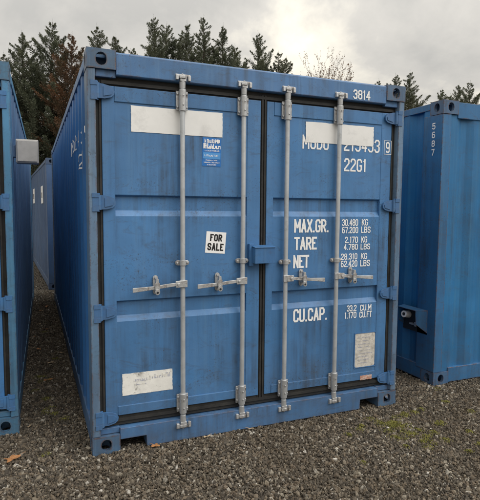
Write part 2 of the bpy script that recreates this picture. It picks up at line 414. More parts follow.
# ================================================================== container
def container(loc, rz, mats, doors, rods=True):
    """mats: side, frame, post, end, roof.  Local frame: end face at y=0, x 0..W, z 0..H."""
    root = empty('shipping_container', loc, rz)
    side, frame, post, endm = mats
    for sx in (0, 1):
        for sy in (0, 1):
            for sz in (0, 1):
                o = link(cast_variant(frame), 'corner_casting', root)
                o.location = (W + 0.002 if sx else -0.002, LEN + 0.003 if sy else -0.003, H - 0.118 if sz else 0.118)
                o.scale = (-1 if sx else 1, -1 if sy else 1, 1 if sz else -1)
    # corner posts between the castings
    for sx in (0, 1):
        for sy in (0, 1):
            fx = (lambda a: a) if not sx else (lambda a: W - a)
            fy = (lambda a: a) if not sy else (lambda a: LEN - a)
            mb = MB()
            if doors and not sy:
                pts = [(0.000, 0.002), (0.050, 0.002), (0.053, 0.055), (0.100, 0.060), (0.100, 0.10), (0.012, 0.160), (0.0, 0.160)]
            else:
                pts = [(0.0, 0.002), (0.098, 0.002), (0.108, 0.045), (0.108, 0.07), (0.05, 0.2), (0.012, 0.235), (0.0, 0.235)]
            mb.prism_z([(fx(a), fy(b)) for a, b in pts], 0.1202, H - 0.1202)
            mb.build('corner_post', post, root, 0.004)
    # rails along the sides
    for sx in (0, 1):
        a, b = (0.003, 0.055) if not sx else (W - 0.055, W - 0.003)
        MB().box(a, b, 0.163, LEN - 0.163, H - 0.068, H - 0.006).build('top_side_rail', frame, root, 0.004)
        a, b = (0.004, 0.05) if not sx else (W - 0.05, W - 0.004)
        MB().box(a, b, 0.163, LEN - 0.163, 0.014, 0.150).build('bottom_side_rail', frame, root, 0.004)
        x = 0.010 if not sx else W - 0.010
        sg = 1 if not sx else -1
        corr_sheet(KS, lambda s, d, z: (x + sg * d, s, z), 0.149, H - 0.066).build('side_panel', side, root)
    MB().box(0.056, W - 0.056, 0.08, LEN - 0.08, H - 0.03, H - 0.012).build('roof_panel', 'roof', root)
    MB().box(0.056, W - 0.056, 0.10, LEN - 0.10, 0.13, 0.16).build('floor_panel', 'wood', root)
    # ends
    for sy in (0, 1):
        if doors and not sy: continue
        fy = (lambda a: a) if not sy else (lambda a: LEN - a)
        def bx(name, x0, x1, y0, y1, z0, z1, m):
            ya, yb = sorted((fy(y0), fy(y1))); MB().box(x0, x1, ya, yb, z0, z1).build(name, m, root, 0.004)
        bx('top_end_rail', 0.1775, W - 0.1775, 0.004, 0.07, H - 0.150, H - 0.008, frame)
        bx('bottom_end_rail', 0.1775, W - 0.1775, 0.004, 0.07, 0.012, 0.150, frame)
        ks = corr_pts(0.107, W - 0.107)
        ks = [(s, d * 0.7 + 0.014) for s, d in ks]
        corr_sheet(ks, lambda s, d, z: (s, fy(d), z), 0.1205, H - 0.1205).build('end_panel', endm, root)
    if doors: door_end(root, frame, post, endm, rods)
    return root

CASTM = {}
def cast_variant(frame):
    if frame not in CASTM:
        me = _cast.copy(); me.materials.clear(); me.materials.append(M[{'frame': 'castp', 'rframe': 'rcastp'}.get(frame, frame)]); me.materials.append(M['cast']); CASTM[frame] = me
    return CASTM[frame]

RODX = (0.607, 1.048, 1.392, 1.835)
_mesh_cache = {}
def cached(key, fn):
    if key not in _mesh_cache: _mesh_cache[key] = fn()
    return _mesh_cache[key]

def hinge_mesh(frame):
    mb = MB()
    # blade welded to the door, tapering to a rounded end, and the knuckle at the post
    pts = [(0.060, -0.046), (0.110, -0.044), (0.148, -0.034), (0.166, -0.018), (0.170, 0.004), (0.160, 0.024), (0.135, 0.036), (0.100, 0.044), (0.060, 0.047)]
    mb.prism_y(pts, 0.017, 0.030)
    mb.prism_y([(0.100, -0.030), (0.150, -0.018), (0.156, 0.006), (0.135, 0.022), (0.100, 0.028)], 0.012, 0.018)
    mb.tube((0.062, 0.018, -0.047), (0.062, 0.018, 0.047), 0.017, seg=16)
    mb.tube((0.062, 0.018, -0.058), (0.062, 0.018, 0.058), 0.008, seg=10)
    mb.box(0.020, 0.060, -0.0035, 0.022, 0.030, 0.058)
    mb.box(0.020, 0.060, -0.0035, 0.022, -0.058, -0.030)
    mb.box(0.022, 0.058, 0.000, 0.020, -0.030, 0.030)
    return mb.mesh('hinge', frame, 35)

def bracket_mesh():
    mb = MB()
    mb.box(-0.040, 0.040, 0.018, 0.030, -0.062, 0.062)
    mb.tube((0, 0.005, -0.070), (0, 0.005, 0.070), 0.0245, seg=18)
    mb.box(-0.024, 0.024, 0.004, 0.020, -0.058, 0.058)
    for x in (-0.032, 0.032):
        for z in (-0.042, 0.042): mb.tube((x, 0.020, z), (x, 0.009, z), 0.008, 0.0065, 10)
    mb.tube((0, -0.019, 0.03), (0, -0.025, 0.03), 0.006, seg=8); mb.tube((0, -0.019, -0.03), (0, -0.025, -0.03), 0.006, seg=8)
    return mb.mesh('rod_bracket', 'galv', 35)

def cam_mesh():
    mb = MB()                                     # cam end on the rod gripping the keeper on the frame
    mb.tube((0, 0.005, -0.045), (0, 0.005, 0.0), 0.020, 0.022, 14)
    mb.box(-0.020, 0.022, -0.016, 0.020, 0.0, 0.018)
    mb.prism_z([(-0.026, -0.020), (0.010, -0.024), (0.030, -0.006), (0.028, 0.008), (0.012, 0.000), (-0.006, 0.004), (-0.024, 0.000)], 0.018, 0.036)
    mb.tube((0, 0.003, 0.03), (0, 0.003, 0.052), 0.010, 0.008, 10)
    return mb.mesh('rod_cam', 'galv', 35)
def keeper_mesh():
    mb = MB()
    mb.box(-0.048, -0.030, -0.018, 0.012, 0.008, 0.040)
    mb.box(0.034, 0.052, -0.018, 0.012, 0.004, 0.040)
    mb.box(-0.048, 0.052, -0.002, 0.010, 0.034, 0.048)
    return mb.mesh('cam_keeper', 'galv', 35)
def guide_mesh():
    mb = MB()
    mb.prism_y(stadium(0, 0, 0.098, 0.034), 0.014, 0.032)
    mb.tube((0, 0.005, -0.017), (0, 0.005, 0.017), 0.023, seg=16)
    for x in (-0.036, 0.036): mb.tube((x, 0.016, 0), (x, 0.005, 0), 0.009, 0.007, 10)
    return mb.mesh('rod_guide', 'galv', 35)
def handle_mesh(length, sg):
    mb = MB()
    mb.box(-0.026, 0.026, -0.022, 0.0, -0.024, 0.024)
    mb.box(*sorted((0.0, sg * 0.055)), -0.026, -0.008, -0.022, 0.022)
    mb.tube((sg * 0.036, -0.024, 0), (sg * 0.036, -0.034, 0), 0.010, seg=10)
    xs = [0.045, 0.12, 0.20, length]; hs = [0.011, 0.012, 0.011, 0.015]; ds = [-0.016, -0.012, -0.020, -0.026]
    for i in range(3):
        a, b = sg * xs[i], sg * xs[i + 1]
        za, zb = -0.02 * i / 3, -0.02 * (i + 1) / 3
        vs = [(a, ds[i] - 0.006, za - hs[i]), (a, ds[i] - 0.006, za + hs[i]), (a, ds[i] + 0.006, za + hs[i]), (a, ds[i] + 0.006, za - hs[i]),
              (b, ds[i + 1] - 0.006, zb - hs[i + 1]), (b, ds[i + 1] - 0.006, zb + hs[i + 1]), (b, ds[i + 1] + 0.006, zb + hs[i + 1]), (b, ds[i + 1] + 0.006, zb - hs[i + 1])]
        mb.add(vs, [(0, 1, 5, 4), (1, 2, 6, 5), (2, 3, 7, 6), (3, 0, 4, 7), (0, 3, 2, 1), (4, 5, 6, 7)])
    return mb.mesh('handle', 'galv', 35)
def catch_mesh():
    mb = MB()
    mb.prism_y(stadium(0, 0, 0.034, 0.128), 0.026, 0.036)
    mb.box(-0.012, 0.012, -0.004, 0.028, -0.036, -0.024)
    mb.box(-0.010, 0.010, -0.032, 0.028, -0.026, -0.018)
    mb.prism_y(stadium(0, -0.040, 0.032, 0.040), -0.038, -0.032)
    mb.box(-0.015, 0.015, -0.036, -0.029, -0.026, 0.020)
    mb.prism_y([(-0.011, 0.012), (0.011, 0.012), (0.007, 0.046), (-0.007, 0.046)], -0.034, 0.0)
    mb.tube((0, 0.030, 0.048), (0, 0.016, 0.048), 0.008, seg=10); mb.tube((0, 0.030, -0.050), (0, 0.016, -0.050), 0.008, seg=10)
    mb.cur = 1
    mb.tube((0, -0.0382, -0.044), (0, -0.040, -0.044), 0.008, seg=10)
    return mb.mesh('handle_catch', ['galv', 'dark'], 35)

def door_mesh(x0, x1, g0, g1, mat):
    """leaf from x0 to x1; the sheet between the stiles g0..g1 carries two pressed horizontal channels"""
    mb = MB()
    mb.box(x0, g0, 0.0385, 0.080, 0.232, 2.382); mb.box(g1, x1, 0.0385, 0.080, 0.232, 2.382)
    mb.box(g0 + .0005, g1 - .0005, 0.0350, 0.080, 2.286, 2.3805); mb.box(g0 + .0005, g1 - .0005, 0.0350, 0.080, 0.2335, 0.296)
    prof = [(2.288, 0.042)]
    for t, b in ((1.697, 1.560), (1.004, 0.866)):
        prof += [(t, 0.042), (t - 0.008, 0.066), (b + 0.038, 0.066), (b, 0.042)]
    prof += [(0.294, 0.042)]
    vs = []
    for z, y in prof: vs += [(g0, y, z), (g1, y, z)]
    mb.add(vs, [(2 * i, 2 * i + 1, 2 * i + 3, 2 * i + 2) for i in range(len(prof) - 1)])
    # end caps of the channels
    return mb.mesh('door', mat)

def gasket_mesh():
    mb = MB()
    y0, y1 = 0.050, 0.066
    mb.box(0.0535, 0.100, y0, y1, 0.165, 2.44); mb.box(W - 0.100, W - 0.0535, y0, y1, 0.165, 2.44)
    mb.box(1.190, 1.248, 0.046, 0.064, 0.2, 2.42)
    mb.box(0.100, W - 0.100, y0, y1, 2.380, 2.44); mb.box(0.100, W - 0.100, y0, y1, 0.165, 0.240)
    # lips
    mb.box(0.075, 0.086, 0.040, 0.052, 0.21, 2.41); mb.box(W - 0.086, W - 0.075, 0.040, 0.052, 0.21, 2.41)
    mb.box(0.09, W - 0.09, 0.036, 0.050, 2.392, 2.412); mb.box(0.09, W - 0.09, 0.036, 0.050, 0.192, 0.212)
    mb.box(1.203, 1.214, 0.037, 0.048, 0.2, 2.42); mb.box(1.224, 1.235, 0.037, 0.048, 0.2, 2.42)
    return mb.mesh('gasket', 'rubber')

def door_end(root, frame, post, endm, rods):
    # header and sill
    mb = MB()
    mb.prism_x([(0.003, 2.446), (0.003, 2.574), (0.012, 2.584), (0.09, 2.584), (0.09, 2.441), (0.012, 2.441)], 0.1775, W - 0.1775)
    mb.build('door_header', frame, root, 0.003)
    n0, n1 = 0.1775, 0.355
    pts = [(n0, 0.082), (n1 - 0.004, 0.082), (n1, 0.006), (W - n1, 0.006), (W - n1 + 0.004, 0.082), (W - n0, 0.082), (W - n0, 0.156), (n0, 0.156)]
    MB().prism_y(pts, 0.002, 0.12).build('door_sill', frame, root, 0.003)
    for x0, x1 in ((0.053, 0.1775), (W - 0.1775, W - 0.053)):
        MB().box(x0, x1, 0.03, 0.10, 0.1205, 0.160).build('sill_end', frame, root, 0.003)
        MB().box(x0, x1, 0.02, 0.10, 2.428, 2.4725).build('header_end', frame, root, 0.003)
    link(cached('gasket', gasket_mesh), 'gasket', root)
    for k, (x0, x1, g0, g1) in enumerate(((0.090, 1.194, 0.169, 1.090), (1.244, W - 0.090, 1.300, W - 0.186))):
        d = link(cached(('door', k, endm), lambda: door_mesh(x0, x1, g0, g1, endm)), 'door', root, 0.0035)
        for z in (2.341, 1.648, 0.937, 0.227):
            h = link(cached(('hinge', frame), lambda: hinge_mesh({'frame': 'blue', 'lpost': 'lblue'}.get(frame, frame))), 'hinge', d)
            h.location = (0 if k == 0 else W, 0, z); h.scale = (1 if k == 0 else -1, 1, 1)
        if not rods: continue
        for j in (0, 1):
            x = RODX[2 * k + j]
            r = MB().tube((x, 0.005, 0.13), (x, 0.005, 2.44), 0.0168, seg=20).build('locking_rod', 'rodm', d, smooth=40)
            for z in (2.325, 0.268):
                o = link(cached('br', bracket_mesh), 'rod_bracket', d, 0.002); o.location = (x, 0, z)
            for z, s in ((2.445, 1), (0.140, -1)):
                o = link(cached('cam', cam_mesh), 'rod_cam', d, 0.002); o.location = (x, 0, z); o.scale = (1, 1, s)
                o = link(cached('kp', keeper_mesh), 'cam_keeper', root, 0.002); o.location = (x, 0, z); o.scale = (1, 1, s)
            o = link(cached('gd', guide_mesh), 'rod_guide', d, 0.002); o.location = (x, 0, 1.245 if k == 0 else 1.225)
            sg = -1 if k == 0 else 1
            ln, ct = (0.345, 0.183) if k == 0 else (0.320, 0.145)
            o = link(cached(('hd', k), lambda: handle_mesh(ln, sg)), 'handle', d, 0.002); o.location = (x, 0, 1.105); o.rotation_euler = (0, R(random.uniform(-1.5, 1.5)), 0)
            o = link(cached('ct', catch_mesh), 'handle_catch', d, 0.002); o.location = (x + sg * ct, 0, 1.102)

# ------------------------------------------------------------------ ground
s = NT('gravel_bed')
p = s.mapping((1, 1, 1))
v = s.n('ShaderNodeTexVoronoi'); v.inputs['Scale'].default_value = 62; s.l(p, v.inputs['Vector'])
sepc = s.n('ShaderNodeSeparateColor'); s.l(v.outputs['Color'], sepc.inputs[0])
rp = s.n('ShaderNodeValToRGB'); s.l(sepc.outputs[0], rp.inputs[0])
ee = rp.color_ramp.elements; ee[0].color = (0.035, 0.030, 0.025, 1); ee[1].color = (0.30, 0.27, 0.23, 1); ee[0].position = 0.1
q = rp.color_ramp.elements.new(0.72); q.color = (0.12, 0.10, 0.08, 1)
c = s.mix(s.rng(s.noise(p, 0.9, 5), 0.4, 0.65), rp.outputs[0], (0.075, 0.062, 0.045))
s.bump(s.math('SUBTRACT', 0.5, v.outputs['Distance']), 0.6, 0.02)
M['bed'] = s.done(c, 0.9)
MB().add([(-900, -900, -0.012), (900, -900, -0.012), (900, 900, -0.012), (-900, 900, -0.012)], [(0, 1, 2, 3)]).build('ground', 'bed')
tag(bpy.data.objects['ground'], 'grey brown gravel yard under the containers', kind='structure')

# stone chippings: one object, tens of thousands of instanced stones
def footprint_mask(P):
    """true where a container base covers the ground (no stone can lie there)"""
    def inside(P, o, rz, m=0.012):
        d = P - np.array(o); c, s_ = math.cos(-rz), math.sin(-rz)
        x = d[:, 0] * c - d[:, 1] * s_; y = d[:, 0] * s_ + d[:, 1] * c
        return (x > m) & (x < W - m) & (y > m + 0.05) & (y < LEN - m)
    a = np.zeros(len(P), bool)
    for o, rz in PLACES: a |= inside(P, o, rz)
    return a
LEFT_RZ = -math.atan2(0.12, 6.05)
LEFT_O = (-0.452 - W * math.cos(LEFT_RZ), 0.55 - W * math.sin(LEFT_RZ))
REAR_RZ = math.atan2(0.27, 5.8)
REAR_O = (-0.055, 7.3)
RIGHT_O = (3.05, 0.215)
PLACES = [((0, 0), 0.0), (LEFT_O, LEFT_RZ), (RIGHT_O, 0.0), (REAR_O, REAR_RZ)]
def scatter(x0, x1, y0, y1, dens):
    n = int((x1 - x0) * (y1 - y0) * dens)
    P = np.stack([RNG.uniform(x0, x1, n), RNG.uniform(y0, y1, n)], 1)
    return P[~footprint_mask(P)]
DN = 11500
pts = [scatter(-1.6, 3.6, -1.75, 0.6, DN), scatter(-0.7, 0.2, 0.6, 2.5, DN), scatter(2.3, 4.4, 0.2, 1.2, 6000), scatter(3.6, 5.2, -1.2, 0.3, 5000),
       scatter(-0.7, 0.3, 2.5, 7.0, 4500), scatter(-0.9, 0.6, 7.0, 15.0, 1200), scatter(-2.8, -1.6, -2.2, 0.7, 2500), scatter(-1.6, 4.2, -2.6, -1.75, 3000), scatter(2.35, 3.1, 1.2, 6.0, 2500)]
P = np.concatenate(pts); n = len(P)
hz = np.sin(P[:, 0] * 1.7 + 1) * np.sin(P[:, 1] * 1.3 + 2) * 0.004
Z = RNG.uniform(-0.011, 0.003, n) + hz
me = bpy.data.meshes.new('gravel'); me.vertices.add(n)
me.vertices.foreach_set('co', np.column_stack([P, Z]).ravel())
sz = np.clip(RNG.lognormal(0, 0.42, n) * 0.0058, 0.0028, 0.016)
me.attributes.new('size', 'FLOAT', 'POINT').data.foreach_set('value', sz)
me.attributes.new('rot', 'FLOAT_VECTOR', 'POINT').data.foreach_set('vector', RNG.uniform(0, 6.28, (n, 3)).ravel())
me.attributes.new('pick', 'INT', 'POINT').data.foreach_set('value', RNG.integers(0, 6, n).astype(np.int32))
me.update()
gravel = bpy.data.objects.new('gravel', me); COL.objects.link(gravel)
tag(gravel, 'loose grey and brown angular gravel chippings covering the yard', kind='stuff')
s = NT('stone_chippings')
oi = s.n('ShaderNodeObjectInfo')
rp = s.n('ShaderNodeValToRGB'); s.l(oi.outputs['Random'], rp.inputs[0]); cr = rp.color_ramp; cr.interpolation = 'CONSTANT'
cols = [(0, (0.042, 0.035, 0.026)), (0.20, (0.108, 0.091, 0.069)), (0.38, (0.180, 0.142, 0.100)), (0.54, (0.083, 0.072, 0.056)), (0.68, (0.235, 0.200, 0.150)), (0.80, (0.150, 0.115, 0.078)), (0.90, (0.33, 0.295, 0.235)), (0.96, (0.46, 0.43, 0.37)), (0.99, (0.66, 0.63, 0.57))]
cr.elements[0].color = (*cols[0][1], 1); cr.elements[1].position = cols[1][0]; cr.elements[1].color = (*cols[1][1], 1)
for a, b in cols[2:]: z = cr.elements.new(a); z.color = (*b, 1)
geo = s.n('ShaderNodeNewGeometry')
def gnoise(sc, d=4):
    x = s.n('ShaderNodeTexNoise'); x.inputs['Scale'].default_value = sc; x.inputs['Detail'].default_value = d; s.l(geo.outputs['Position'], x.inputs['Vector']); return x.outputs['Fac']
c = s.mix(s.rng(gnoise(160), 0.3, 0.7, 0, 0.5), rp.outputs[0], (0.06, 0.05, 0.042))
c = s.mix(s.rng(gnoise(1.1, 5), 0.45, 0.66, 0, 0.35), c, (0.085, 0.066, 0.045))
M['stone'] = s.done(c, 0.85)
gt = bpy.data.node_groups.new('gravel_scatter', 'GeometryNodeTree')
gt.interface.new_socket('Geometry', in_out='INPUT', socket_type='NodeSocketGeometry')
gt.interface.new_socket('Geometry', in_out='OUTPUT', socket_type='NodeSocketGeometry')
def gn(t, **k):
    x = gt.nodes.new(t)
    for a, b in k.items(): setattr(x, a, b)
    return x
gl = gt.links.new
gi = gn('NodeGroupInput'); go = gn('NodeGroupOutput')
join = gn('GeometryNodeGeometryToInstance')
for k in range(6):
    ico = gn('GeometryNodeMeshIcoSphere'); ico.inputs['Subdivisions'].default_value = 2 if k < 3 else 1; ico.inputs['Radius'].default_value = 1
    nzn = gn('ShaderNodeTexNoise', noise_dimensions='4D'); nzn.inputs['W'].default_value = k * 3.7; nzn.inputs['Scale'].default_value = 0.9; nzn.inputs['Detail'].default_value = 1
    sub = gn('ShaderNodeVectorMath', operation='SUBTRACT'); gl(nzn.outputs['Color'], sub.inputs[0]); sub.inputs[1].default_value = (0.5, 0.5, 0.5)
    scl = gn('ShaderNodeVectorMath', operation='SCALE'); gl(sub.outputs[0], scl.inputs[0]); scl.inputs['Scale'].default_value = 2.6
    sp = gn('GeometryNodeSetPosition'); gl(ico.outputs['Mesh'], sp.inputs['Geometry']); gl(scl.outputs[0], sp.inputs['Offset'])
    tr = gn('GeometryNodeTransform'); gl(sp.outputs[0], tr.inputs['Geometry']); tr.inputs['Scale'].default_value = (1.25, 0.95 - 0.04 * k, 0.62 + 0.05 * k)
    sm = gn('GeometryNodeSetMaterial'); gl(tr.outputs[0], sm.inputs['Geometry']); sm.inputs['Material'].default_value = M['stone']
    gl(sm.outputs[0], join.inputs[0])
iop = gn('GeometryNodeInstanceOnPoints'); gl(gi.outputs[0], iop.inputs['Points']); gl(join.outputs[0], iop.inputs['Instance'])
iop.inputs['Pick Instance'].default_value = True
def attr(nm, ty):
    x = gn('GeometryNodeInputNamedAttribute', data_type=ty); x.inputs['Name'].default_value = nm
    return next(o for o in x.outputs if o.enabled and o.name == 'Attribute')
gl(attr('pick', 'INT'), iop.inputs['Instance Index']); gl(attr('rot', 'FLOAT_VECTOR'), iop.inputs['Rotation']); gl(attr('size', 'FLOAT'), iop.inputs['Scale'])
gl(iop.outputs[0], go.inputs[0])
gm = gravel.modifiers.new('scatter', 'NODES'); gm.node_group = gt

# ------------------------------------------------------------------ containers
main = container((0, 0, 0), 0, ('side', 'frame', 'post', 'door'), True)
tag(main, 'large blue shipping container with closed doors, four locking rods and a FOR SALE sticker', 'container', 'blue shipping containers in the yard')
left = container((LEFT_O[0], LEFT_O[1], 0), LEFT_RZ, ('lside', 'lpost', 'lpost', 'lblue'), True)
tag(left, 'blue container cut off at the left edge, with a white box on its side', 'container', 'blue shipping containers in the yard')
right = container((RIGHT_O[0], RIGHT_O[1], 0), 0, ('rblue', 'rframe', 'rframe', 'rblue'), False)
tag(right, 'blue container at the right edge marked 5687 on its corner post', 'container', 'blue shipping containers in the yard')
rear = container((REAR_O[0], REAR_O[1], 0), REAR_RZ, ('bblue', 'bblue', 'bblue', 'bblue'), False)
tag(rear, 'faded grey blue container seen at the far end of the narrow gap', 'container', 'blue shipping containers in the yard')

# ------------------------------------------------------------------ main container: lock box, markings, stickers
mb = MB()
mb.box(1.100, 1.135, 0.005, 0.0384, 1.205, 1.365)
mb.box(1.124, 1.280, -0.044, 0.0345, 1.226, 1.338)
mb.prism_x([(-0.050, 1.3385), (-0.050, 1.344), (0.0345, 1.354), (0.0345, 1.345), (-0.044, 1.3385)], 1.119, 1.285)
mb.build('lock_box', 'blue', main, 0.005)

T = lambda *a, **k: lettering(main, *a, **k)
YF = 0.0402
T('MAX.GR.', 1.478, 1.780, 1.440, 1.540, YF, 0.0150)
T('TARE', 1.480, 1.676, 1.309, 1.407, YF, 0.0150)
T('NET', 1.475, 1.611, 1.172, 1.270, YF, 0.0150)
T('CU.CAP.', 1.482, 1.782, 0.757, 0.858, YF, 0.0150)
for t, x0, x1, z0, z1 in (('30.480', 1.900, 2.050, 1.488, 1.540), ('KG', 2.085, 2.144, 1.490, 1.541), ('67.200', 1.902, 2.052, 1.430, 1.480), ('LBS', 2.080, 2.170, 1.432, 1.482),
        ('2.170', 1.931, 2.052, 1.353, 1.403), ('KG', 2.085, 2.140, 1.354, 1.403), ('4.780', 1.921, 2.052, 1.299, 1.346), ('LBS', 2.080, 2.170, 1.299, 1.346),
        ('28.310', 1.897, 2.050, 1.222, 1.271), ('KG', 2.085, 2.144, 1.222, 1.270), ('62.420', 1.898, 2.052, 1.164, 1.215), ('LBS', 2.080, 2.173, 1.164, 1.215),
        ('33.2', 1.964, 2.056, 0.806, 0.856), ('CU.M', 2.090, 2.200, 0.803, 0.853), ('1.170', 1.943, 2.056, 0.750, 0.800), ('CU.FT', 2.085, 2.207, 0.747, 0.797)):
    T(t, x0, x1, z0, z1, YF, 0.0072)
T('MODU', 1.537, 1.765, 2.064, 2.166, YF, 0.0125)
T('215433', 1.900, 2.237, 2.066, 2.168, YF, 0.0125)
T('22G1', 1.906, 2.113, 1.911, 2.011, YF, 0.0125)
T('9', 2.293, 2.333, 2.070, 2.156, 0.0364, 0.0115)
fr = MB()
for a in ((2.277, 2.280, 2.057, 2.167), (2.345, 2.348, 2.057, 2.167), (2.280, 2.345, 2.057, 2.060), (2.280, 2.345, 2.164, 2.167)):
    fr.box(a[0], a[1], 0.0362, 0.0375, a[2], a[3])
fr.build('lettering_frame', 'letter', main)
T('3814', 1.947, 2.104, 2.456, 2.526, 0.0006, 0.0105)

def sheet(name, mat, x0, x1, z0, z1, y, parent, tilt=0.0, rough=0.0, th=0.0012, n=18, rnd=0.0):
    """thin decal with its own thickness and slightly uneven edges"""
    cx, cz = (x0 + x1) / 2, (z0 + z1) / 2; pts = []
    cs = [(x0, z0), (x1, z0), (x1, z1), (x0, z1)]
    for i in range(4):
        a, b = cs[i], cs[(i + 1) % 4]
        for k in range(n):
            t = k / n; x = a[0] + (b[0] - a[0]) * t; z = a[1] + (b[1] - a[1]) * t
            if rnd:
                dxr = max(0, rnd - min(x - x0, x1 - x)); dzr = max(0, rnd - min(z - z0, z1 - z))
                if dxr and dzr:
                    f = rnd / max(rnd, math.hypot(dxr, dzr)); ccx = x0 + rnd if x < cx else x1 - rnd; ccz = z0 + rnd if z < cz else z1 - rnd
                    x = ccx + (x - ccx) * f; z = ccz + (z - ccz) * f
            x += random.uniform(-rough, rough); z += random.uniform(-rough, rough)
            dxx, dzz = x - cx, z - cz
            pts.append((cx + dxx * math.cos(tilt) - dzz * math.sin(tilt), cz + dxx * math.sin(tilt) + dzz * math.cos(tilt)))
    return MB().prism_y(pts, y - th, y).build(name, mat, parent)
sheet('painted_patch', 'white', 0.274, 0.903, 2.106, 2.272, 0.0405, main, 0, 0.001)
sheet('painted_patch', 'white', 1.562, 2.174, 2.112, 2.264, 0.0395, main, 0, 0.002)
bs = sheet('notice_sticker', 'bsticker', 0.757, 0.893, 1.905, 2.098, 0.0410, main, R(-1), 0.0004)
tag(bs, 'small blue notice sticker with white print')
sheet('sticker_band', 'bband', 0.762, 0.888, 1.955, 1.998, 0.0396, bs, R(-1))
random.seed(21)
def scribble(x0, x1, z0, z1, y, density):
    """rows of small print too worn to read"""
    mb = MB(); x = x0
    while x < x1:
        w = random.uniform(0.35, 0.8) * (z1 - z0); x2 = min(x1, x + w); t = (z1 - z0) * 0.20
        k = random.random()
        mb.box(x, min(x + t, x2), y - 0.0008, y, z0, z1 if k < .7 else z0 + (z1 - z0) * .6)
        if x2 - x > 2.2 * t:
            if k < 0.5: mb.box(x2 - t, x2, y - 0.0008, y, z0, z0 + (z1 - z0) * random.uniform(.5, 1))
            zz = random.choice((z0, z0 + (z1 - z0) * .42, z1 - t)); mb.box(x + t, x2 - t * (k < .5), y - 0.0008, y, zz, zz + t)
        x = x2 + (z1 - z0) * random.uniform(0.12, 0.22)
    return mb
for a in ((0.772, 0.886, 2.063, 2.090), (0.764, 0.888, 2.024, 2.060), (0.774, 0.880, 2.006, 2.016), (0.772, 0.872, 1.972, 1.984), (0.780, 0.865, 1.942, 1.950), (0.768, 0.880, 1.927, 1.935), (0.790, 0.858, 1.912, 1.920)):
    mb = scribble(*a, 0.0384, 1)
    if a[3] - a[2] > 0.02:                                # the heading is blurred into a solid mass
        m2 = scribble(a[0] + 0.005, a[1], a[2] + 0.004, a[3] - 0.003, 0.0380, 1); mb.add(m2.v, m2.f)
    mb.build('print_line', 'paper', bs)
fs = sheet('for_sale_sticker', 'paper', 0.783, 0.930, 1.302, 1.452, 0.0412, main, R(-4.5), 0.0002)
tag(fs, 'white square FOR SALE sticker with black capitals')
for t, x0, x1, z0, z1 in (('FOR', 0.812, 0.902, 1.386, 1.436), ('SALE', 0.797, 0.917, 1.320, 1.372)):
    o = lettering(fs, t, x0, x1, z0, z1, 0, 0.0106, mat='ink', gap=0.75)
    o.data.transform(Matrix.Translation((0.8565, 0.0396, 1.377)) @ Matrix.Rotation(R(4.5), 4, 'Y') @ Matrix.Translation((-0.8565, 0, -1.377)))
pl = sheet('worn_data_plate', 'plate1', 0.200, 0.542, 0.363, 0.510, 0.0412, main, 0, 0.0015)
tag(pl, 'scratched white plate low on the left door')
for a in ((0.275, 0.37, 0.450, 0.466), (0.40, 0.525, 0.458, 0.488), (0.29, 0.36, 0.425, 0.434)): scribble(*a, 0.0398, 1).build('print_line', 'faint', pl)
pr = sheet('safety_plate', 'plate2', 2.050, 2.246, 0.340, 0.618, 0.0415, main, 0, 0.0015, rnd=0.018)
tag(pr, 'pale speckled plate low on the right door')
for k in range(9): scribble(2.066 + random.uniform(0, .02), 2.230 - random.uniform(0, .05), 0.37 + k * 0.026, 0.378 + k * 0.026, 0.0402, 1).build('print_line', 'faint', pr)
fo = MB()
for a in ((2.043, 2.050, 0.334, 0.624), (2.246, 2.2515, 0.334, 0.624), (2.050, 2.246, 0.618, 0.624), (2.050, 2.246, 0.334, 0.340)): fo.box(a[0], a[1], 0.0375, 0.0420, a[2], a[3])
fo.build('plate_frame', 'blue', main)
sheet('orange_sticker', 'orange', 2.104, 2.218, 0.232, 0.268, 0.0345, main, 0, 0.002)

# number on the corrugated left side, wrapped onto the sheet
def side_text(root, txt, ya, yb, z0, z1, xbase, bold):
    me = text_mesh(txt, 0, yb - ya, z0, z1, 0, bold)      # reads from the far end towards the doors
    for v_ in me.vertices: v_.co.x = yb - v_.co.x
    bm = bmesh.new(); bm.from_mesh(me)
    for s_, d in KS:
        if ya - 0.3 < s_ < yb + 0.3:
            bmesh.ops.bisect_plane(bm, geom=bm.verts[:] + bm.edges[:] + bm.faces[:], plane_co=(s_, 0, 0), plane_no=(1, 0, 0))
    for v_ in bm.verts:
        y = v_.co.x; v_.co = Vector((xbase + corr_depth(KS, y) - 0.0025 + v_.co.y, y, v_.co.z))
    bm.to_mesh(me); bm.free()
    return link(me, 'lettering', root)
side_text(main, '9', 0.33, 0.42, 2.075, 2.195, 0.010, 0.014)
side_text(main, 'MODU 215433', 0.52, 1.55, 2.075, 2.195, 0.010, 0.012)
side_text(main, '22G1', 0.44, 0.86, 1.905, 2.015, 0.010, 0.012)

# left container: white box on its side near the corner
mb = MB(); mb.box(W + 0.010, W + 0.172, 0.42, 0.55, 1.955, 2.135)
bo = mb.build('white_box', 'box', left, 0.006); tag(bo, 'off-white square box fixed to the side')
MB().box(W + 0.020, W + 0.163, 0.408, 0.4195, 1.965, 2.125).build('box_cover', 'box', bo, 0.004)
MB().box(W - 0.03, W + 0.0098, 0.45, 0.52, 2.0, 2.09).build('box_bracket', 'lside', left, 0.003)

